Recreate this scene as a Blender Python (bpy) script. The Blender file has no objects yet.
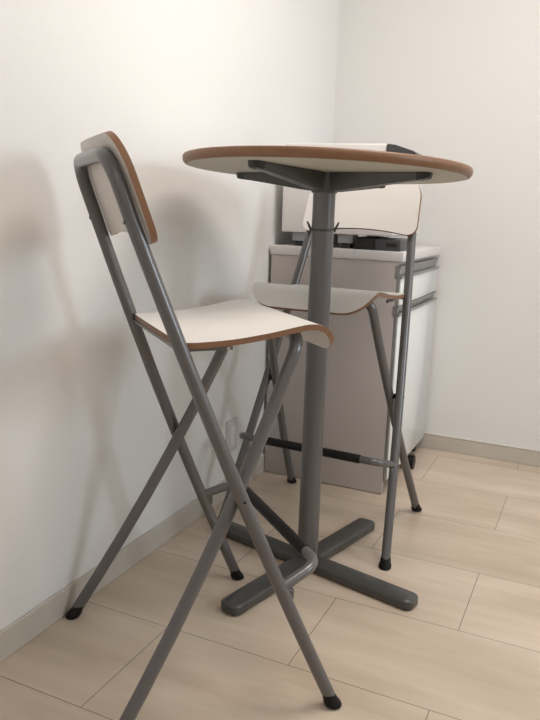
import bpy, bmesh, math
from mathutils import Vector, Matrix
C = bpy.context.scene
COL = C.collection
PI = math.pi

# ---------------------------------------------------------------- materials
def mat(name, col, rough=.5, metal=0.0, noise=None, bump=0.0, spec=.5, coat=0.0):
    m = bpy.data.materials.new(name); m.use_nodes = True
    nt = m.node_tree; b = nt.nodes['Principled BSDF']
    b.inputs['Base Color'].default_value = (*col, 1)
    b.inputs['Roughness'].default_value = rough
    b.inputs['Metallic'].default_value = metal
    b.inputs['Specular IOR Level'].default_value = spec
    b.inputs['Coat Weight'].default_value = coat
    b.inputs['Coat Roughness'].default_value = .15
    tc = nt.nodes.new('ShaderNodeTexCoord')
    n = nt.nodes.new('ShaderNodeTexNoise'); n.inputs['Scale'].default_value = (noise or (60, .04))[0]
    n.inputs['Detail'].default_value = 4
    nt.links.new(tc.outputs['Object'], n.inputs['Vector'])
    amt = (noise or (60, .04))[1]
    mx = nt.nodes.new('ShaderNodeMix'); mx.data_type = 'RGBA'
    mx.inputs[6].default_value = (*[c*(1-amt) for c in col], 1)
    mx.inputs[7].default_value = (*[min(1, c*(1+amt)) for c in col], 1)
    nt.links.new(n.outputs['Fac'], mx.inputs[0]); nt.links.new(mx.outputs[2], b.inputs['Base Color'])
    if bump:
        bp = nt.nodes.new('ShaderNodeBump'); bp.inputs['Strength'].default_value = bump
        bp.inputs['Distance'].default_value = .002
        nt.links.new(n.outputs['Fac'], bp.inputs['Height']); nt.links.new(bp.outputs['Normal'], b.inputs['Normal'])
    return m

def plywood(name):
    """warm brown veneer edge with thin ply lines (object Z)"""
    m = mat(name, (.215, .104, .050), .45, noise=(90, .15))
    return m

def floor_mat():
    m = bpy.data.materials.new('wood_tile_floor'); m.use_nodes = True
    nt = m.node_tree; b = nt.nodes['Principled BSDF']; L = nt.links.new
    geo = nt.nodes.new('ShaderNodeNewGeometry')
    mp = nt.nodes.new('ShaderNodeMapping'); mp.inputs['Location'].default_value = (-.25+.3085, 1.945, 0)
    L(geo.outputs['Position'], mp.inputs['Vector'])
    br = nt.nodes.new('ShaderNodeTexBrick'); br.offset = .5; br.offset_frequency = 2; br.squash = 1
    br.inputs['Scale'].default_value = 1; br.inputs['Brick Width'].default_value = .617
    br.inputs['Row Height'].default_value = .3108; br.inputs['Mortar Size'].default_value = .0013
    br.inputs['Mortar Smooth'].default_value = .3
    br.inputs['Bias'].default_value = 0
    br.inputs['Color1'].default_value = FC1; br.inputs['Color2'].default_value = FC2
    br.inputs['Mortar'].default_value = (.27, .21, .155, 1)
    L(mp.outputs['Vector'], br.inputs['Vector'])
    # grain: stretched along the planks
    m2 = nt.nodes.new('ShaderNodeMapping'); m2.inputs['Scale'].default_value = (2.2, 26, 1)
    L(geo.outputs['Position'], m2.inputs['Vector'])
    n = nt.nodes.new('ShaderNodeTexNoise'); n.inputs['Scale'].default_value = 1; n.inputs['Detail'].default_value = 6
    n.inputs['Distortion'].default_value = .6
    L(m2.outputs['Vector'], n.inputs['Vector'])
    rp = nt.nodes.new('ShaderNodeValToRGB'); rp.color_ramp.elements[0].position = .3; rp.color_ramp.elements[1].position = .7
    rp.color_ramp.elements[0].color = (.93, .91, .89, 1); rp.color_ramp.elements[1].color = (1.03, 1.03, 1.03, 1)
    L(n.outputs['Fac'], rp.inputs['Fac'])
    m3 = nt.nodes.new('ShaderNodeMapping'); m3.inputs['Scale'].default_value = (1.5, 5, 1)
    L(geo.outputs['Position'], m3.inputs['Vector'])
    n2 = nt.nodes.new('ShaderNodeTexNoise'); n2.inputs['Scale'].default_value = 1.6; n2.inputs['Detail'].default_value = 3
    L(m3.outputs['Vector'], n2.inputs['Vector'])
    r2 = nt.nodes.new('ShaderNodeValToRGB'); r2.color_ramp.elements[0].color = (.88, .85, .81, 1); r2.color_ramp.elements[1].color = (1.05, 1.03, 1.02, 1)
    r2.color_ramp.elements[0].position = .35; r2.color_ramp.elements[1].position = .65
    L(n2.outputs['Fac'], r2.inputs['Fac'])
    a = nt.nodes.new('ShaderNodeMix'); a.data_type = 'RGBA'; a.blend_type = 'MULTIPLY'; a.inputs[0].default_value = 1
    L(br.outputs['Color'], a.inputs[6]); L(rp.outputs['Color'], a.inputs[7])
    a2 = nt.nodes.new('ShaderNodeMix'); a2.data_type = 'RGBA'; a2.blend_type = 'MULTIPLY'; a2.inputs[0].default_value = 1
    L(a.outputs[2], a2.inputs[6]); L(r2.outputs['Color'], a2.inputs[7])
    L(a2.outputs[2], b.inputs['Base Color'])
    b.inputs['Roughness'].default_value = .30
    bp = nt.nodes.new('ShaderNodeBump'); bp.inputs['Strength'].default_value = .4; bp.inputs['Distance'].default_value = .0015; bp.invert = True
    L(br.outputs['Fac'], bp.inputs['Height']); L(bp.outputs['Normal'], b.inputs['Normal'])
    return m

FC1 = (.61, .515, .415, 1); FC2 = (.66, .555, .46, 1)
M = {}
M['wall'] = mat('white_wallpaper', (.80, .785, .765), .85, noise=(220, .015), bump=.25, spec=.2)
M['ceiling'] = mat('ceiling_paper', (.82, .80, .76), .9, noise=(150, .01))
M['floor'] = floor_mat()
M['base'] = mat('baseboard_wood', (.56, .515, .455), .5, noise=(12, .07))
M['base_cap'] = mat('baseboard_cap', (.68, .64, .58), .4, noise=(12, .04))
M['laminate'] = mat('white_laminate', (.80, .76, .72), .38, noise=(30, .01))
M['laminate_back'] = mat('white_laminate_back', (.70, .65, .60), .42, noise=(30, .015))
M['ply'] = plywood('veneer_edge')
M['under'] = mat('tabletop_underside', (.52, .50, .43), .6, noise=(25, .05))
M['steel'] = mat('grey_lacquered_steel', (.125, .119, .119), .33, metal=.25, noise=(80, .03), coat=.35)
M['steel_dark'] = mat('dark_grey_cast_metal', (.066, .066, .062), .38, metal=.2, noise=(120, .05), coat=.2)
M['rubber'] = mat('black_rubber', (.005, .0045, .0045), .5, noise=(60, .2), spec=.25)
M['grip'] = mat('dark_footrest_sleeve', (.006, .0055, .0055), .45, noise=(60, .2), spec=.3)
M['chrome'] = mat('zinc_screw', (.5, .5, .5), .3, metal=1)
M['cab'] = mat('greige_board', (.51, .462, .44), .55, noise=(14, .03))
M['cab_top'] = mat('white_board', (.74, .71, .70), .4, noise=(14, .02))
M['gloss'] = mat('gloss_white_front', (.88, .90, .90), .15, noise=(5, .01))
M['alu'] = mat('satin_aluminium', (.33, .33, .33), .35, metal=.7, noise=(50, .05))
M['white_plastic'] = mat('white_plastic', (.80, .77, .76), .4, noise=(20, .01))
M['grey_plastic'] = mat('grey_plastic', (.36, .36, .37), .5, noise=(20, .03))
M['dark_plastic'] = mat('charcoal_plastic', (.055, .055, .06), .4, noise=(20, .1))
M['black_plastic'] = mat('black_plastic', (.008, .008, .009), .35, noise=(20, .1))
M['grey_outlet'] = mat('outlet_plastic', (.62, .61, .57), .4, noise=(20, .01))
M['frame'] = mat('white_window_frame', (.8, .8, .8), .4)

# ---------------------------------------------------------------- mesh helpers
def link(name, bm, mats, parent=None, smooth=True, angle=40):
    me = bpy.data.meshes.new(name)
    bmesh.ops.recalc_face_normals(bm, faces=bm.faces[:])
    bm.to_mesh(me); bm.free()
    for m in (mats if isinstance(mats, (list, tuple)) else [mats]): me.materials.append(m)
    if smooth:
        me.polygons.foreach_set('use_smooth', [True]*len(me.polygons))
        me.set_sharp_from_angle(angle=math.radians(angle))
    o = bpy.data.objects.new(name, me); COL.objects.link(o)
    if parent: o.parent = parent
    return o

def tag(o, label=None, cat=None, group=None, kind=None):
    if label: o['label'] = label
    if cat: o['category'] = cat
    if group: o['group'] = group
    if kind: o['kind'] = kind
    return o

def empty(name, loc, rz, label, cat, group=None):
    o = bpy.data.objects.new(name, None); COL.objects.link(o); o.empty_display_size = .05
    o.location = loc; o.rotation_euler = (0, 0, rz)
    return tag(o, label, cat, group)

def box(bm, x0, x1, y0, y1, z0, z1, bevel=0.0, seg=2, mi=0):
    r = bmesh.ops.create_cube(bm, size=1)
    vs = r['verts']
    for v in vs:
        v.co = Vector((x0+(x1-x0)*(v.co.x+.5), y0+(y1-y0)*(v.co.y+.5), z0+(z1-z0)*(v.co.z+.5)))
    fs = set(f for v in vs for f in v.link_faces)
    for f in fs: f.material_index = mi
    if bevel:
        es = list(set(e for v in vs for e in v.link_edges))
        bmesh.ops.bevel(bm, geom=es, offset=bevel, segments=seg, affect='EDGES', profile=.5)
    return bm

def catmull(pts, n=8):
    pts = [Vector(p) for p in pts]; out = []
    P = [pts[0]*2-pts[1]] + pts + [pts[-1]*2-pts[-2]]
    for i in range(1, len(P)-2):
        a, b, c, d = P[i-1:i+3]
        for k in range(n):
            t = k/n
            out.append(.5*((2*b)+(c-a)*t+(2*a-5*b+4*c-d)*t*t+(3*b-a-3*c+d)*t**3))
    out.append(pts[-1]); return out

def fillet(pts, rads, n=8):
    """polyline with rounded corners"""
    pts = [Vector(p) for p in pts]; out = [pts[0]]
    for i in range(1, len(pts)-1):
        r = rads[i]
        if not r: out.append(pts[i]); continue
        a = (pts[i-1]-pts[i]); b = (pts[i+1]-pts[i]); da, db = a.normalized(), b.normalized()
        ang = da.angle(db); cut = min(r/math.tan(ang/2), a.length*.49 if i > 1 else a.length*.95, b.length*.95)
        p0, p1 = pts[i]+da*cut, pts[i]+db*cut
        rr = cut*math.tan(ang/2)
        cen = pts[i]+(da+db).normalized()*(rr/math.sin(ang/2))
        v0, v1 = p0-cen, p1-cen; th = v0.angle(v1)
        for k in range(n+1):
            t = k/n
            out.append(cen+(v0*math.sin((1-t)*th)+v1*math.sin(t*th))/math.sin(th))
    out.append(pts[-1]); return out

def tube(bm, path, r, seg=14, caps=True, mi=0):
    path = [Vector(p) for p in path]; n = len(path)
    rs = r if isinstance(r, (list, tuple)) else [r]*n
    T = []
    for i in range(n):
        a = path[max(i-1, 0)]; b = path[min(i+1, n-1)]; T.append((b-a).normalized())
    up = Vector((0, 0, 1)) if abs(T[0].z) < .9 else Vector((1, 0, 0))
    N = (up-T[0]*up.dot(T[0])).normalized(); rings = []
    for i in range(n):
        N = (N-T[i]*N.dot(T[i])).normalized(); B = T[i].cross(N)
        rings.append([bm.verts.new(path[i]+(N*math.cos(2*PI*k/seg)+B*math.sin(2*PI*k/seg))*rs[i]) for k in range(seg)])
    for i in range(n-1):
        for k in range(seg):
            f = bm.faces.new((rings[i][k], rings[i][(k+1) % seg], rings[i+1][(k+1) % seg], rings[i+1][k])); f.material_index = mi
    if caps:
        for R in (rings[0][::-1], rings[-1]):
            f = bm.faces.new(R); f.material_index = mi
    return bm

def lathe(bm, prof, cen=(0, 0, 0), seg=32, mis=None, skew=None):
    """prof: list of (r, z); mis: material index per band"""
    c = Vector(cen); rings = []
    for r, z in prof:
        off = Vector(skew)*z if skew else Vector((0, 0, 0))
        if r < 1e-6: rings.append([bm.verts.new(c+off+Vector((0, 0, z)))])
        else: rings.append([bm.verts.new(c+off+Vector((r*math.cos(2*PI*k/seg), r*math.sin(2*PI*k/seg), z))) for k in range(seg)])
    for i in range(len(rings)-1):
        A, B = rings[i], rings[i+1]; mi = mis[i] if mis else 0
        for k in range(seg):
            k2 = (k+1) % seg
            if len(A) == 1: f = bm.faces.new((A[0], B[k], B[k2]))
            elif len(B) == 1: f = bm.faces.new((A[k], A[k2], B[0]))
            else: f = bm.faces.new((A[k], A[k2], B[k2], B[k]))
            f.material_index = mi
    return bm

def slab(fn, halfw, s0, s1, ns, nu, th, R0, R1, dip=None):
    """bent plywood sheet: fn(u,s)->point on the face, outline a rounded rectangle.
    material 0 = face, 1 = veneer edge, 2 = other face"""
    bm = bmesh.new()
    def w(s):
        if s-s0 < R0: d = s-s0; return halfw(s)-R0+math.sqrt(max(0, R0*R0-(R0-d)**2))
        if s1-s < R1: d = s1-s; return halfw(s)-R1+math.sqrt(max(0, R1*R1-(R1-d)**2))
        return halfw(s)
    S = []
    for i in range(11): S.append(s0+R0*(1-math.cos(PI/2*i/10)))
    m = max(2, ns)
    for i in range(1, m): S.append(s0+R0+(s1-R1-s0-R0)*i/m)
    for i in range(11): S.append(s1-R1+R1*math.sin(PI/2*i/10))
    top, bot = [], []
    e = 1e-4
    for s in S:
        ws = w(s); rt, rb = [], []
        for j in range(nu+1):
            u = ws*(2*j/nu-1)
            p = fn(u, s); du = fn(u+e, s)-fn(u-e, s); ds = fn(u, s+e)-fn(u, s-e)
            n = du.cross(ds).normalized()
            rt.append(bm.verts.new(p)); rb.append(bm.verts.new(p-n*th))
        top.append(rt); bot.append(rb)
    for i in range(len(S)-1):
        for j in range(nu):
            f = bm.faces.new((top[i][j], top[i][j+1], top[i+1][j+1], top[i+1][j])); f.material_index = 0
            f = bm.faces.new((bot[i][j], bot[i+1][j], bot[i+1][j+1], bot[i][j+1])); f.material_index = 2
    def edge(a, b, c, d):
        f = bm.faces.new((a, b, c, d)); f.material_index = 1
    for i in range(len(S)-1):
        edge(top[i][0], top[i+1][0], bot[i+1][0], bot[i][0]); edge(top[i][nu], bot[i][nu], bot[i+1][nu], top[i+1][nu])
    for j in range(nu):
        edge(top[0][j], bot[0][j], bot[0][j+1], top[0][j+1]); edge(top[-1][j], top[-1][j+1], bot[-1][j+1], bot[-1][j])
    return bm

# ---------------------------------------------------------------- measured layout (metres, corner of the room = origin)
WB, WT, YF, YT, ZT, BB = .2684, .1502, .318, -.1056, 1.0745, -.0146       # back frame
WS, WST, YR, YS, ZS, BS = .2325, .1624, -.1217, .2517, .7094, .0179       # rear leg frame
RT_ = .0130
def backpt(side, z):
    t = z/ZT; return Vector((side*(WB+(WT-WB)*t), YF+(YT-YF)*t+4*BB*t*(1-t), z))
def legpt(side, z):
    t = z/ZS; return Vector((side*(WS+(WST-WS)*t), YR+(YS-YR)*t+4*BS*t*(1-t), z))

def make_stool(label):
    t = empty('folding_bar_stool', (0, 0, 0), 0, label, 'bar stool')
    # bent tube: up one side, over the top behind the backrest, down the other
    zs = [.022, .1, .2, .3, .4, .5, .6, .7, .8, .88, .94]
    a = backpt(-1, 1.049)+Vector((-.006, 0, 0)); b = backpt(1, 1.049)+Vector((.006, 0, 0))
    L = [backpt(-1, z) for z in zs]+[a]; Rr = [b]+[backpt(1, z) for z in zs[::-1]]
    pts = L+Rr; rad = [0]*len(pts); rad[len(L)-1] = .058; rad[len(L)] = .058
    bf = link('back_frame', tube(bmesh.new(), fillet(pts, rad), RT_, 16), M['steel'], t)
    zs = [.022, .1, .2, .3, .4, .5, .6, .67]
    ztop = .7345
    a = legpt(-1, ztop); b = legpt(1, ztop)
    L = [legpt(-1, z) for z in zs]+[a]; Rr = [b]+[legpt(1, z) for z in zs[::-1]]
    pts = L+Rr; rad = [0]*len(pts); rad[len(L)-1] = .042; rad[len(L)] = .042
    lf = link('leg_frame', tube(bmesh.new(), fillet(pts, rad), RT_, 16), M['steel'], t)
    # rubber feet
    prof = [(0, 0), (.0135, 0), (.0175, .004), (.0175, .011), (.0150, .016), (.0140, .028), (.0125, .031), (.0, .031)]
    for par, fn in ((bf, backpt), (lf, legpt)):
        for s in (-1, 1):
            p0, p1 = fn(s, 0), fn(s, .04); sk = ((p1.x-p0.x)/.04, (p1.y-p0.y)/.04, 0)
            link('rubber_foot', lathe(bmesh.new(), prof, p0, 20, skew=sk), M['rubber'], par)
    # pivot bolts where the two frames cross
    zc = .4448
    for s in (-1, 1):
        p, q = backpt(s, zc), legpt(s, zc)
        pb = bmesh.new(); tube(pb, [Vector((q.x-s*.006, p.y, zc)), Vector((p.x+s*.012, p.y, zc)), Vector((p.x+s*.0135, p.y, zc))], [.0035, .0035, .002], 10)
        tube(pb, [Vector((q.x+s*.0095, p.y, zc)), Vector((p.x-s*.0095, p.y, zc))], .008, 12)
        link('pivot_bolt', pb, M['rubber'], t)
    # seat: bent plywood with a waterfall front
    prof = catmull([(0, .020, .736), (0, .06, .736), (0, .12, .739), (0, .19, .748), (0, .24, .757), (0, .272, .761), (0, .298, .757), (0, .319, .743), (0, .335, .724), (0, .349, .705)], 8)
    acc = [0]
    for i in range(1, len(prof)): acc.append(acc[-1]+(prof[i]-prof[i-1]).length)
    def P(s):
        if s <= 0: d = (prof[1]-prof[0]).normalized(); return prof[0]+d*s
        if s >= acc[-1]: d = (prof[-1]-prof[-2]).normalized(); return prof[-1]+d*(s-acc[-1])
        for i in range(1, len(acc)):
            if s <= acc[i]:
                k = (s-acc[i-1])/(acc[i]-acc[i-1]); return prof[i-1].lerp(prof[i], k)
    def seat_fn(u, s):
        p = P(s); return Vector((u, p.y, p.z-.001*(1-(u/.19)**2)*(1 if s < .25 else max(0, 1-(s-.25)/.05))))
    bm = slab(seat_fn, lambda s: .184+.002*min(1, s/.2), 0, acc[-1], 34, 20, .011, .022, .085)
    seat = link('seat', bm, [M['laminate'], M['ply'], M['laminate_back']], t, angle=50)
    # hinge rod and side rails below the seat
    hb = bmesh.new(); pz = .7205; ph = backpt(1, pz)
    tube(hb, [Vector((-ph.x, ph.y, pz)), Vector((ph.x, ph.y, pz))], .0035, 10)
    link('hinge_rod', hb, M['steel'], t)
    for s in (-1, 1):
        rb = bmesh.new(); box(rb, s*.160-.003, s*.160+.003, .03, .125, .7155, .7245, .001, 1)
        rail = link('seat_rail', rb, M['steel'], t)
        sb = bmesh.new(); tube(sb, [Vector((s*.156, .115, .7185)), Vector((s*.1655, .115, .7185))], .0038, 10)
        link('screw', sb, M['chrome'], rail)
    # backrest: shallow curved panel in front of the tube arch
    def back_fn(u, s):
        z = s+.0*u
        y0 = backpt(1, z).y+RT_+.001
        zz = z + .018*(1-(u/.18)**2)*max(0, min(1, (.99-z)/.09))
        yc = -.004+.008*(u/.19)**2
        return Vector((u, y0+yc, zz))
    bm = slab(back_fn, lambda s: .190-.009*(s-.9)/.18, .899, 1.083, 12, 24, .012, .036, .07)
    # slab normal: u x s = (x) x (z) = -y  -> first face looks backwards, so thickness is laid forward
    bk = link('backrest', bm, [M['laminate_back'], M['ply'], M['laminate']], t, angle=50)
    for s in (-1, 1):
        for zz in (.94,):
            p = backpt(s, zz); sb = bmesh.new()
            tube(sb, [Vector((p.x, p.y-RT_-.0015, zz)), Vector((p.x, p.y-RT_+.004, zz))], .0045, 10)
            link('screw', sb, M['steel_dark'], bf)
    # footrest: steel bracket with a dark sleeve, held on two brackets in front of the front legs
    zf = .264; p = backpt(1, zf)
    yb_, zb_ = .290, .292
    pts = [Vector((-p.x, p.y, zf)), Vector((-.222, yb_, zb_)), Vector((.222, yb_, zb_)), Vector((p.x, p.y, zf))]
    fb = tube(bmesh.new(), fillet(pts, [0, .038, .038, 0], 10), .0105, 14)
    for s in (-1, 1):
        box(fb, s*p.x-.004, s*p.x+.004, p.y+.0, p.y+.028, zf-.028, zf-.004, .002, 1)
    fr = link('footrest', fb, M['steel'], t)
    gb = tube(bmesh.new(), [Vector((-.168, yb_, zb_)), Vector((-.166, yb_, zb_)), Vector((.166, yb_, zb_)), Vector((.168, yb_, zb_))], [.0115, .0125, .0125, .0115], 14)
    link('foot_sleeve', gb, M['grip'], fr)
    for s in (-1, 1):
        q = backpt(s, zf); bb = bmesh.new()
        tube(bb, [q+Vector((s*.009, 0, 0)), q+Vector((s*.0145, 0, 0))], [.0055, .004], 10)
        link('bolt', bb, M['steel'], fr)
    return t

def copy_tree(o, parent=None):
    c = o.copy(); COL.objects.link(c); c.parent = parent
    for ch in list(o.children): copy_tree(ch, c)
    return c

s1 = make_stool('grey and white folding bar stool nearest the camera, beside the left wall')
bpy.context.view_layer.update()
s2 = copy_tree(s1)
s1.location = (.2797, -1.7684, 0); s1.rotation_euler = (0, 0, -.7261)
s2.location = (.3727, -.782, 0); s2.rotation_euler = (0, 0, 3.0944)
s2['label'] = 'folding bar stool behind the table column, in front of the cabinet'
for s in (s1, s2): s['group'] = 'folding bar stools at the round table'

# ---------------------------------------------------------------- bar table
TX, TY, TZ, PHI = .4265, -1.199, 1.0840, -.2393
tb = empty('bar_table', (TX, TY, 0), PHI, 'tall round bar table with white top, brown edge and grey cross base', 'table')
th = .022; z0 = TZ-th
prof = [(0, z0), (.342, z0), (.3485, z0+.0015), (.3525, z0+.006), (.354, z0+.012), (.3535, z0+.018), (.3515, TZ-.001), (.349, TZ), (0, TZ)]
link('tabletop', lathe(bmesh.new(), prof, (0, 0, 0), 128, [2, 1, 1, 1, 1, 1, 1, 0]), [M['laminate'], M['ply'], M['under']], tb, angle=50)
cz = z0-.046
cb = lathe(bmesh.new(), [(0, .020), (.0285, .020), (.0285, cz), (.0285, cz+.002), (0, cz+.002)], (0, 0, 0), 40)
link('column', cb, M['steel'], tb, angle=50)
hb = lathe(bmesh.new(), [(0, cz-.004), (.0315, cz-.004), (.033, cz), (.033, z0-.0005), (0, z0-.0005)], (0, 0, 0), 40)
link('top_hub', hb, M['steel_dark'], tb, angle=50)
bm = lathe(bmesh.new(), [(.0286, -.003), (.0298, -.002), (.0298, .002), (.0286, .003), (.0286, -.003)], (0, 0, .922), 32)
for a_ in (.586, .586+PI):
    d_ = Vector((math.cos(a_), math.sin(a_), 0))
    p_ = Vector((0, 0, .918))+d_*.029
    tube(bm, [p_, p_+d_*.004+Vector((0, 0, .010)), p_+d_*.011+Vector((0, 0, .024))], [.0035, .0035, .002], 8)
link('column_clip', bm, M['steel_dark'], tb)
for k in range(4):
    R = Matrix.Rotation(k*PI/2, 4, 'Z')
    # upper bracket arm: deep at the hub, shallow at the tip
    bm = bmesh.new(); zt = z0-.0005
    def sec(x, h, w): return [Vector((x, -w, zt)), Vector((x, w, zt)), Vector((x, w*.8, zt-h)), Vector((x, -w*.8, zt-h))]
    ss = [sec(.012, .046, .021), sec(.06, .042, .020), sec(.15, .030, .018), sec(.262, .016, .016)]
    rv = [[bm.verts.new(v) for v in s] for s in ss]
    for i in range(3):
        for j in range(4): bm.faces.new((rv[i][j], rv[i][(j+1) % 4], rv[i+1][(j+1) % 4], rv[i+1][j]))
    bm.faces.new(rv[0][::-1]); bm.faces.new(rv[-1])
    es = [e for e in bm.edges if abs(e.verts[0].co.x-e.verts[1].co.x) > .01]
    bmesh.ops.bevel(bm, geom=es, offset=.003, segments=2, affect='EDGES')
    bm.transform(R); arm = link('bracket_arm', bm, M['steel_dark'], tb)
    bm = bmesh.new()
    ss = [sec(.258, .0175, .017), sec(.275, .0155, .0165), sec(.2835, .0125, .013), sec(.2875, .007, .008)]
    rv = [[bm.verts.new(v) for v in s] for s in ss]
    for i in range(3):
        for j in range(4): bm.faces.new((rv[i][j], rv[i][(j+1) % 4], rv[i+1][(j+1) % 4], rv[i+1][j]))
    bm.faces.new(rv[0][::-1]); bm.faces.new(rv[-1])
    bm.transform(R); link('end_cap', bm, M['black_plastic'], arm)
    # base leg: flat cast arm with a rounded, chamfered tip
    bm = bmesh.new(); Lg = .338; n = 12
    def outline(w, x1, rc):
        o = [(0.0, -w)]
        for i in range(n+1):
            a = -PI/2+PI*i/n
            cx, cy = x1-rc, (w-rc)*(1 if a > 0 else -1)
            o.append((cx+rc*math.cos(a), cy+rc*math.sin(a)))
        o.append((0.0, w)); return o
    Lg = .334
    lev = [(.028, Lg-.001, .018, .003), (.030, Lg, .020, .006), (.030, Lg, .020, .0225), (.0285, Lg-.0025, .018, .0255), (.023, Lg-.009, .014, .0285)]
    rv = []
    for (w, x1, rc, z) in lev: rv.append([bm.verts.new((x, y, z)) for x, y in outline(w, x1, rc)])
    for i in range(len(rv)-1):
        m_ = len(rv[0])
        for j in range(m_): bm.faces.new((rv[i][j], rv[i][(j+1) % m_], rv[i+1][(j+1) % m_], rv[i+1][j]))
    bm.faces.new(rv[0][::-1]); bm.faces.new(rv[-1])
    bm.transform(R); leg = link('base_leg', bm, M['steel_dark'], tb, angle=35)
    bm = lathe(bmesh.new(), [(0, 0), (.012, 0), (.013, .0035), (0, .0035)], (.30, 0, 0), 16)
    bm.transform(R); link('glide', bm, M['rubber'], leg)

# the top sits very slightly out of level on its column
tw = Vector((.934, .356, 0))*-.027+Vector((-.356, .934, 0))*.0218
tax = Matrix.Rotation(-PHI, 4, 'Z') @ tw
tilt = Matrix.Translation((0, 0, z0)) @ Matrix.Rotation(tw.length, 4, tax) @ Matrix.Translation((0, 0, -z0))
for ch in tb.children:
    if ch.name.split('.')[0] in ('tabletop', 'bracket_arm', 'top_hub'): ch.matrix_basis = tilt

# white flat case with a black end, lying on the table
wc = empty('flat_case', (TX+.035, TY+.02, TZ+.0006), .0, 'flat white case with a black tapered end lying on the round table', 'case')
bm = bmesh.new(); box(bm, -.13, .128, -.06, .13, .0, .043, .004, 3)
link('case_body', bm, M['white_plastic'], wc)
bm = bmesh.new()
a = [(.1285, 0), (.1285, .043), (.150, .040), (.195, .026), (.205, .012), (.205, 0)]
for y in (-.062, .125):
    pass
f0 = [bm.verts.new((x, -.062, z)) for x, z in a]; f1 = [bm.verts.new((x, .125, z)) for x, z in a]
bm.faces.new(f0); bm.faces.new(f1[::-1])
for i in range(len(a)): bm.faces.new((f0[i], f1[i], f1[(i+1) % len(a)], f0[(i+1) % len(a)]))
bmesh.ops.bevel(bm, geom=bm.edges[:], offset=.002, segments=2, affect='EDGES')
link('case_end', bm, M['dark_plastic'], wc)

wc.rotation_mode = 'QUATERNION'; wc.rotation_quaternion = Matrix.Rotation(tw.length, 4, tw).to_quaternion()
wc.location.z = TZ+tw.x*.02-tw.y*.035+.0006

# ---------------------------------------------------------------- cabinet against the back wall
cab = empty('cabinet', (.25, -.31, 0), 0, 'white cabinet with aluminium grips on its glossy drawer and door, by the back wall', 'cabinet')
def cpart(name, m, boxes, par=None, bev=.0015):
    bm = bmesh.new()
    for b in boxes: box(bm, b[0]-.25, b[1]-.25, b[2]+.31, b[3]+.31, b[4], b[5], bev, 2)
    return link(name, bm, m, par or cab)
CX0, CX1, CY0, CY1 = .012, .462, -.604, -.02
cpart('carcass', M['cab'], [(CX0+.002, CX1, CY0+.018, CY1, .06, .812)])
cpart('side_panel', M['cab'], [(CX0, .468, CY0, CY0+.018, .003, .814)])
cpart('edge_strip', M['alu'], [(.4685, .479, CY0+.001, CY0+.012, .05, .800)])
cpart('cabinet_top', M['cab_top'], [(CX0-.004, .487, CY0-.003, CY1, .8145, .846)], bev=.003)
dr = cpart('drawer', M['gloss'], [(.463, .481, CY0+.013, CY1, .669, .757)])
do = cpart('door', M['gloss'], [(.463, .481, CY0+.013, CY1, .055, .632)])
def grip(z0, z1, par):
    bm = bmesh.new(); pr = [(.463, z0), (.484, z0), (.487, z0+.004), (.487, z0+.011), (.484, z0+.011), (.482, z0+.006), (.472, z0+.008), (.470, z1-.006), (.482, z1-.006), (.483, z1-.001), (.463, z1)]
    ends = []
    for y in (CY0-.001, CY1-.002): ends.append([bm.verts.new((x-.25, y+.31, z)) for x, z in pr])
    bm.faces.new(ends[0]); bm.faces.new(ends[1][::-1])
    for i in range(len(pr)): bm.faces.new((ends[0][i], ends[1][i], ends[1][(i+1) % len(pr)], ends[0][(i+1) % len(pr)]))
    return link('grip_rail', bm, M['alu'], par, smooth=False)
grip(.758, .802, dr); grip(.633, .668, do)
for x, y in ((.492, -.285), (.06, -.285), (.445, -.07), (.06, -.07)):
    bm = bmesh.new()
    tube(bm, [Vector((x-.25-.012, y+.31, .026)), Vector((x-.25+.012, y+.31, .026))], .026, 24)
    box(bm, x-.25-.0145, x-.25+.0105, y+.31-.014, y+.31+.014, .030, .0545, .003, 2)
    link('caster', bm, M['rubber'], cab)

# things on the cabinet
wb = empty('white_appliance', (.265, -.33, .846), 0, 'white boxy appliance on grey feet on top of the cabinet', 'appliance')
bm = bmesh.new(); box(bm, -.229, .175, -.25, .12, .048, .27, .005, 3)
link('body', bm, M['white_plastic'], wb)
for x in (-.165, .005):
    bm = bmesh.new(); box(bm, x-.028, x+.028, -.235, -.175, .018, .0475, .004, 2)
    ft = link('foot', bm, M['grey_plastic'], wb)
    bm = bmesh.new(); box(bm, x-.018, x+.018, -.23, -.18, .0, .0178, .002, 2)
    link('foot_pad', bm, M['black_plastic'], ft)
for x in (-.165, .005):
    bm = bmesh.new(); box(bm, x-.028, x+.028, .10, .16, .0, .0475, .004, 2)
    link('foot', bm, M['grey_plastic'], wb)
bx = empty('set_top_box', (.405, -.50, .846), 0, 'black set top box with slotted grey end under the white appliance', 'set-top box')
bm = bmesh.new(); box(bm, -.098, -.026, -.075, .10, .0, .041, .003, 2)
link('body', bm, M['black_plastic'], bx)
bm = bmesh.new(); box(bm, -.0255, .062, -.078, .10, .0, .038, .003, 2)
ep = link('end_panel', bm, M['dark_plastic'], bx)
bm = bmesh.new(); box(bm, .012, .050, -.0788, -.0775, .013, .026, 0)
link('slot', bm, M['black_plastic'], ep)

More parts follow.
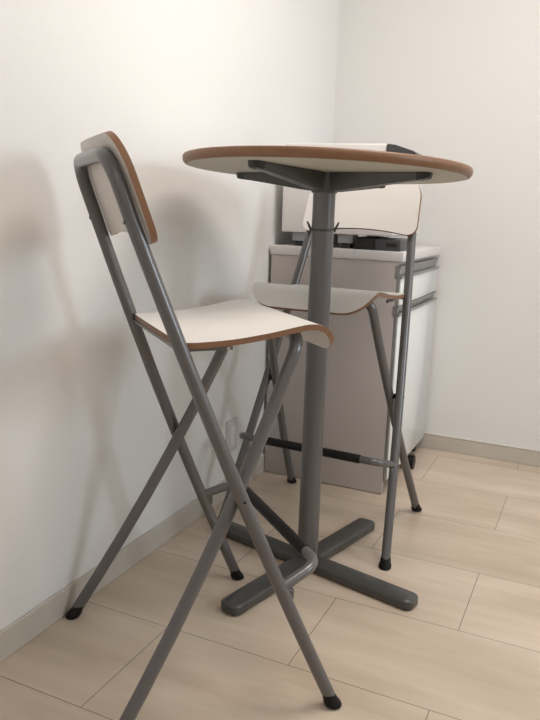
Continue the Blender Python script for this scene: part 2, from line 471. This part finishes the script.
# ---------------------------------------------------------------- the room
RX, RY, RH = 3.3, -4.3, 2.42
def struct(name, m, boxes, bev=0):
    bm = bmesh.new()
    for b in boxes: box(bm, *b, bev)
    o = link(name, bm, m, smooth=False); o['kind'] = 'structure'; return o
struct('floor', M['floor'], [(-.1, RX+.1, RY-.1, .1, -.08, 0)])
struct('ceiling', M['ceiling'], [(-.1, RX+.1, RY-.1, .1, RH, RH+.08)])
struct('wall_left', M['wall'], [(-.1, 0, RY-.1, .1, 0, RH)])
struct('wall_back', M['wall'], [(0, RX, 0, .1, 0, RH)])
struct('wall_front', M['wall'], [(0, RX, RY-.1, RY, 0, RH)])
WY0, WY1, WZ0, WZ1 = -2.1, -.6, 1.2, 2.15
struct('wall_right', M['wall'], [(RX, RX+.1, RY, WY0, 0, RH), (RX, RX+.1, WY1, 0, 0, RH), (RX, RX+.1, WY0, WY1, 0, WZ0), (RX, RX+.1, WY0, WY1, WZ1, RH)])
struct('window_1', M['frame'], [(RX+.02, RX+.07, WY0, WY0+.05, WZ0, WZ1), (RX+.02, RX+.07, WY1-.05, WY1, WZ0, WZ1), (RX+.02, RX+.07, WY0, WY1, WZ0, WZ0+.05), (RX+.02, RX+.07, WY0, WY1, WZ1-.05, WZ1), (RX+.02, RX+.07, (WY0+WY1)/2-.025, (WY0+WY1)/2+.025, WZ0, WZ1)])
struct('baseboard_left', M['base'], [(0, .009, RY, 0, 0, .068)], .002)
struct('baseboard_back', M['base'], [(.0, RX, -.009, 0, 0, .062)], .002)
struct('trim_1', M['base_cap'], [(.0, RX, -.011, 0, .062, .068)], .002)

ol = empty('wall_outlet', (0, -.86, .155), 0, 'small white wall outlet plate low on the left wall behind the near stool', 'outlet')
bm = bmesh.new(); box(bm, .0, .007, -.035, .035, .0, .115, .0025, 2); link('plate', bm, M['grey_outlet'], ol)
bm = bmesh.new(); box(bm, .0065, .009, -.012, .012, .022, .093, .001, 1); link('socket_panel', bm, M['white_plastic'], ol)

# ---------------------------------------------------------------- light
def area(name, loc, size, sizey, power, col, target=None, rot=None, spread=PI):
    d = bpy.data.lights.new(name, 'AREA'); d.shape = 'RECTANGLE'; d.size = size; d.size_y = sizey
    d.energy = power; d.color = col; d.spread = spread
    o = bpy.data.objects.new(name, d); COL.objects.link(o); o.location = loc
    if rot: o.rotation_euler = rot
    elif target: o.rotation_euler = (Vector(target)-Vector(loc)).to_track_quat('-Z', 'Y').to_euler()
    return o
# ceiling lamp (diffuse round fitting) and daylight through the window
def ceiling_lamp(x, y, power, r, col, label):
    t = empty('ceiling_lamp', (x, y, RH), 0, label, 'ceiling lamp')
    bm = lathe(bmesh.new(), [(0, 0), (r+.02, 0), (r+.02, -.03), (r, -.03), (r, -.02), (0, -.02)], (0, 0, -.0005), 40)
    link('lamp_base', bm, M['frame'], t, smooth=False)
    d = bpy.data.lights.new('lamp', 'AREA'); d.shape = 'DISK'; d.size = r*2; d.energy = power; d.color = col
    o = bpy.data.objects.new('lamp', d); COL.objects.link(o); o.location = (x, y, RH-.04)
ceiling_lamp(1.10, -1.27, 18, .42, (1, .93, .86), 'round white ceiling lamp above the bar table')
ceiling_lamp(1.7, -3.5, 6, .3, (1, .93, .86), 'round white ceiling lamp behind the camera')
area('window_daylight', (RX+.09, (WY0+WY1)/2, (WZ0+WZ1)/2), WY1-WY0, WZ1-WZ0, 38, (.80, .91, 1), rot=(0, PI/2, 0)).data.shape = 'RECTANGLE'
w = bpy.data.worlds.new('World'); C.world = w; w.use_nodes = True
w.node_tree.nodes['Background'].inputs[0].default_value = (.75, .85, 1, 1)
w.node_tree.nodes['Background'].inputs[1].default_value = .6

# ---------------------------------------------------------------- camera
f, yaw, pitch, roll = 711.9128, .4284, -.2077, .0337
cy, sy = math.cos(yaw), math.sin(yaw); cp, sp = math.cos(pitch), math.sin(pitch)
fwd = Vector((-sy*cp, cy*cp, sp)); right = Vector((cy, sy, 0)); up = right.cross(fwd)
r2 = right*math.cos(roll)+up*math.sin(roll); u2 = -right*math.sin(roll)+up*math.cos(roll)
cam = bpy.data.cameras.new('Camera'); co = bpy.data.objects.new('Camera', cam); COL.objects.link(co)
co.matrix_world = Matrix(((r2.x, u2.x, -fwd.x, 1.0753), (r2.y, u2.y, -fwd.y, -2.9135), (r2.z, u2.z, -fwd.z, .9671), (0, 0, 0, 1)))
cam.sensor_fit = 'VERTICAL'; cam.sensor_height = 24; cam.lens = f/720*24
C.camera = co
C.view_settings.view_transform = 'Standard'; C.view_settings.look = 'None'; C.view_settings.gamma = 1
C.view_settings.use_curve_mapping = False; C.view_settings.exposure = 0.33
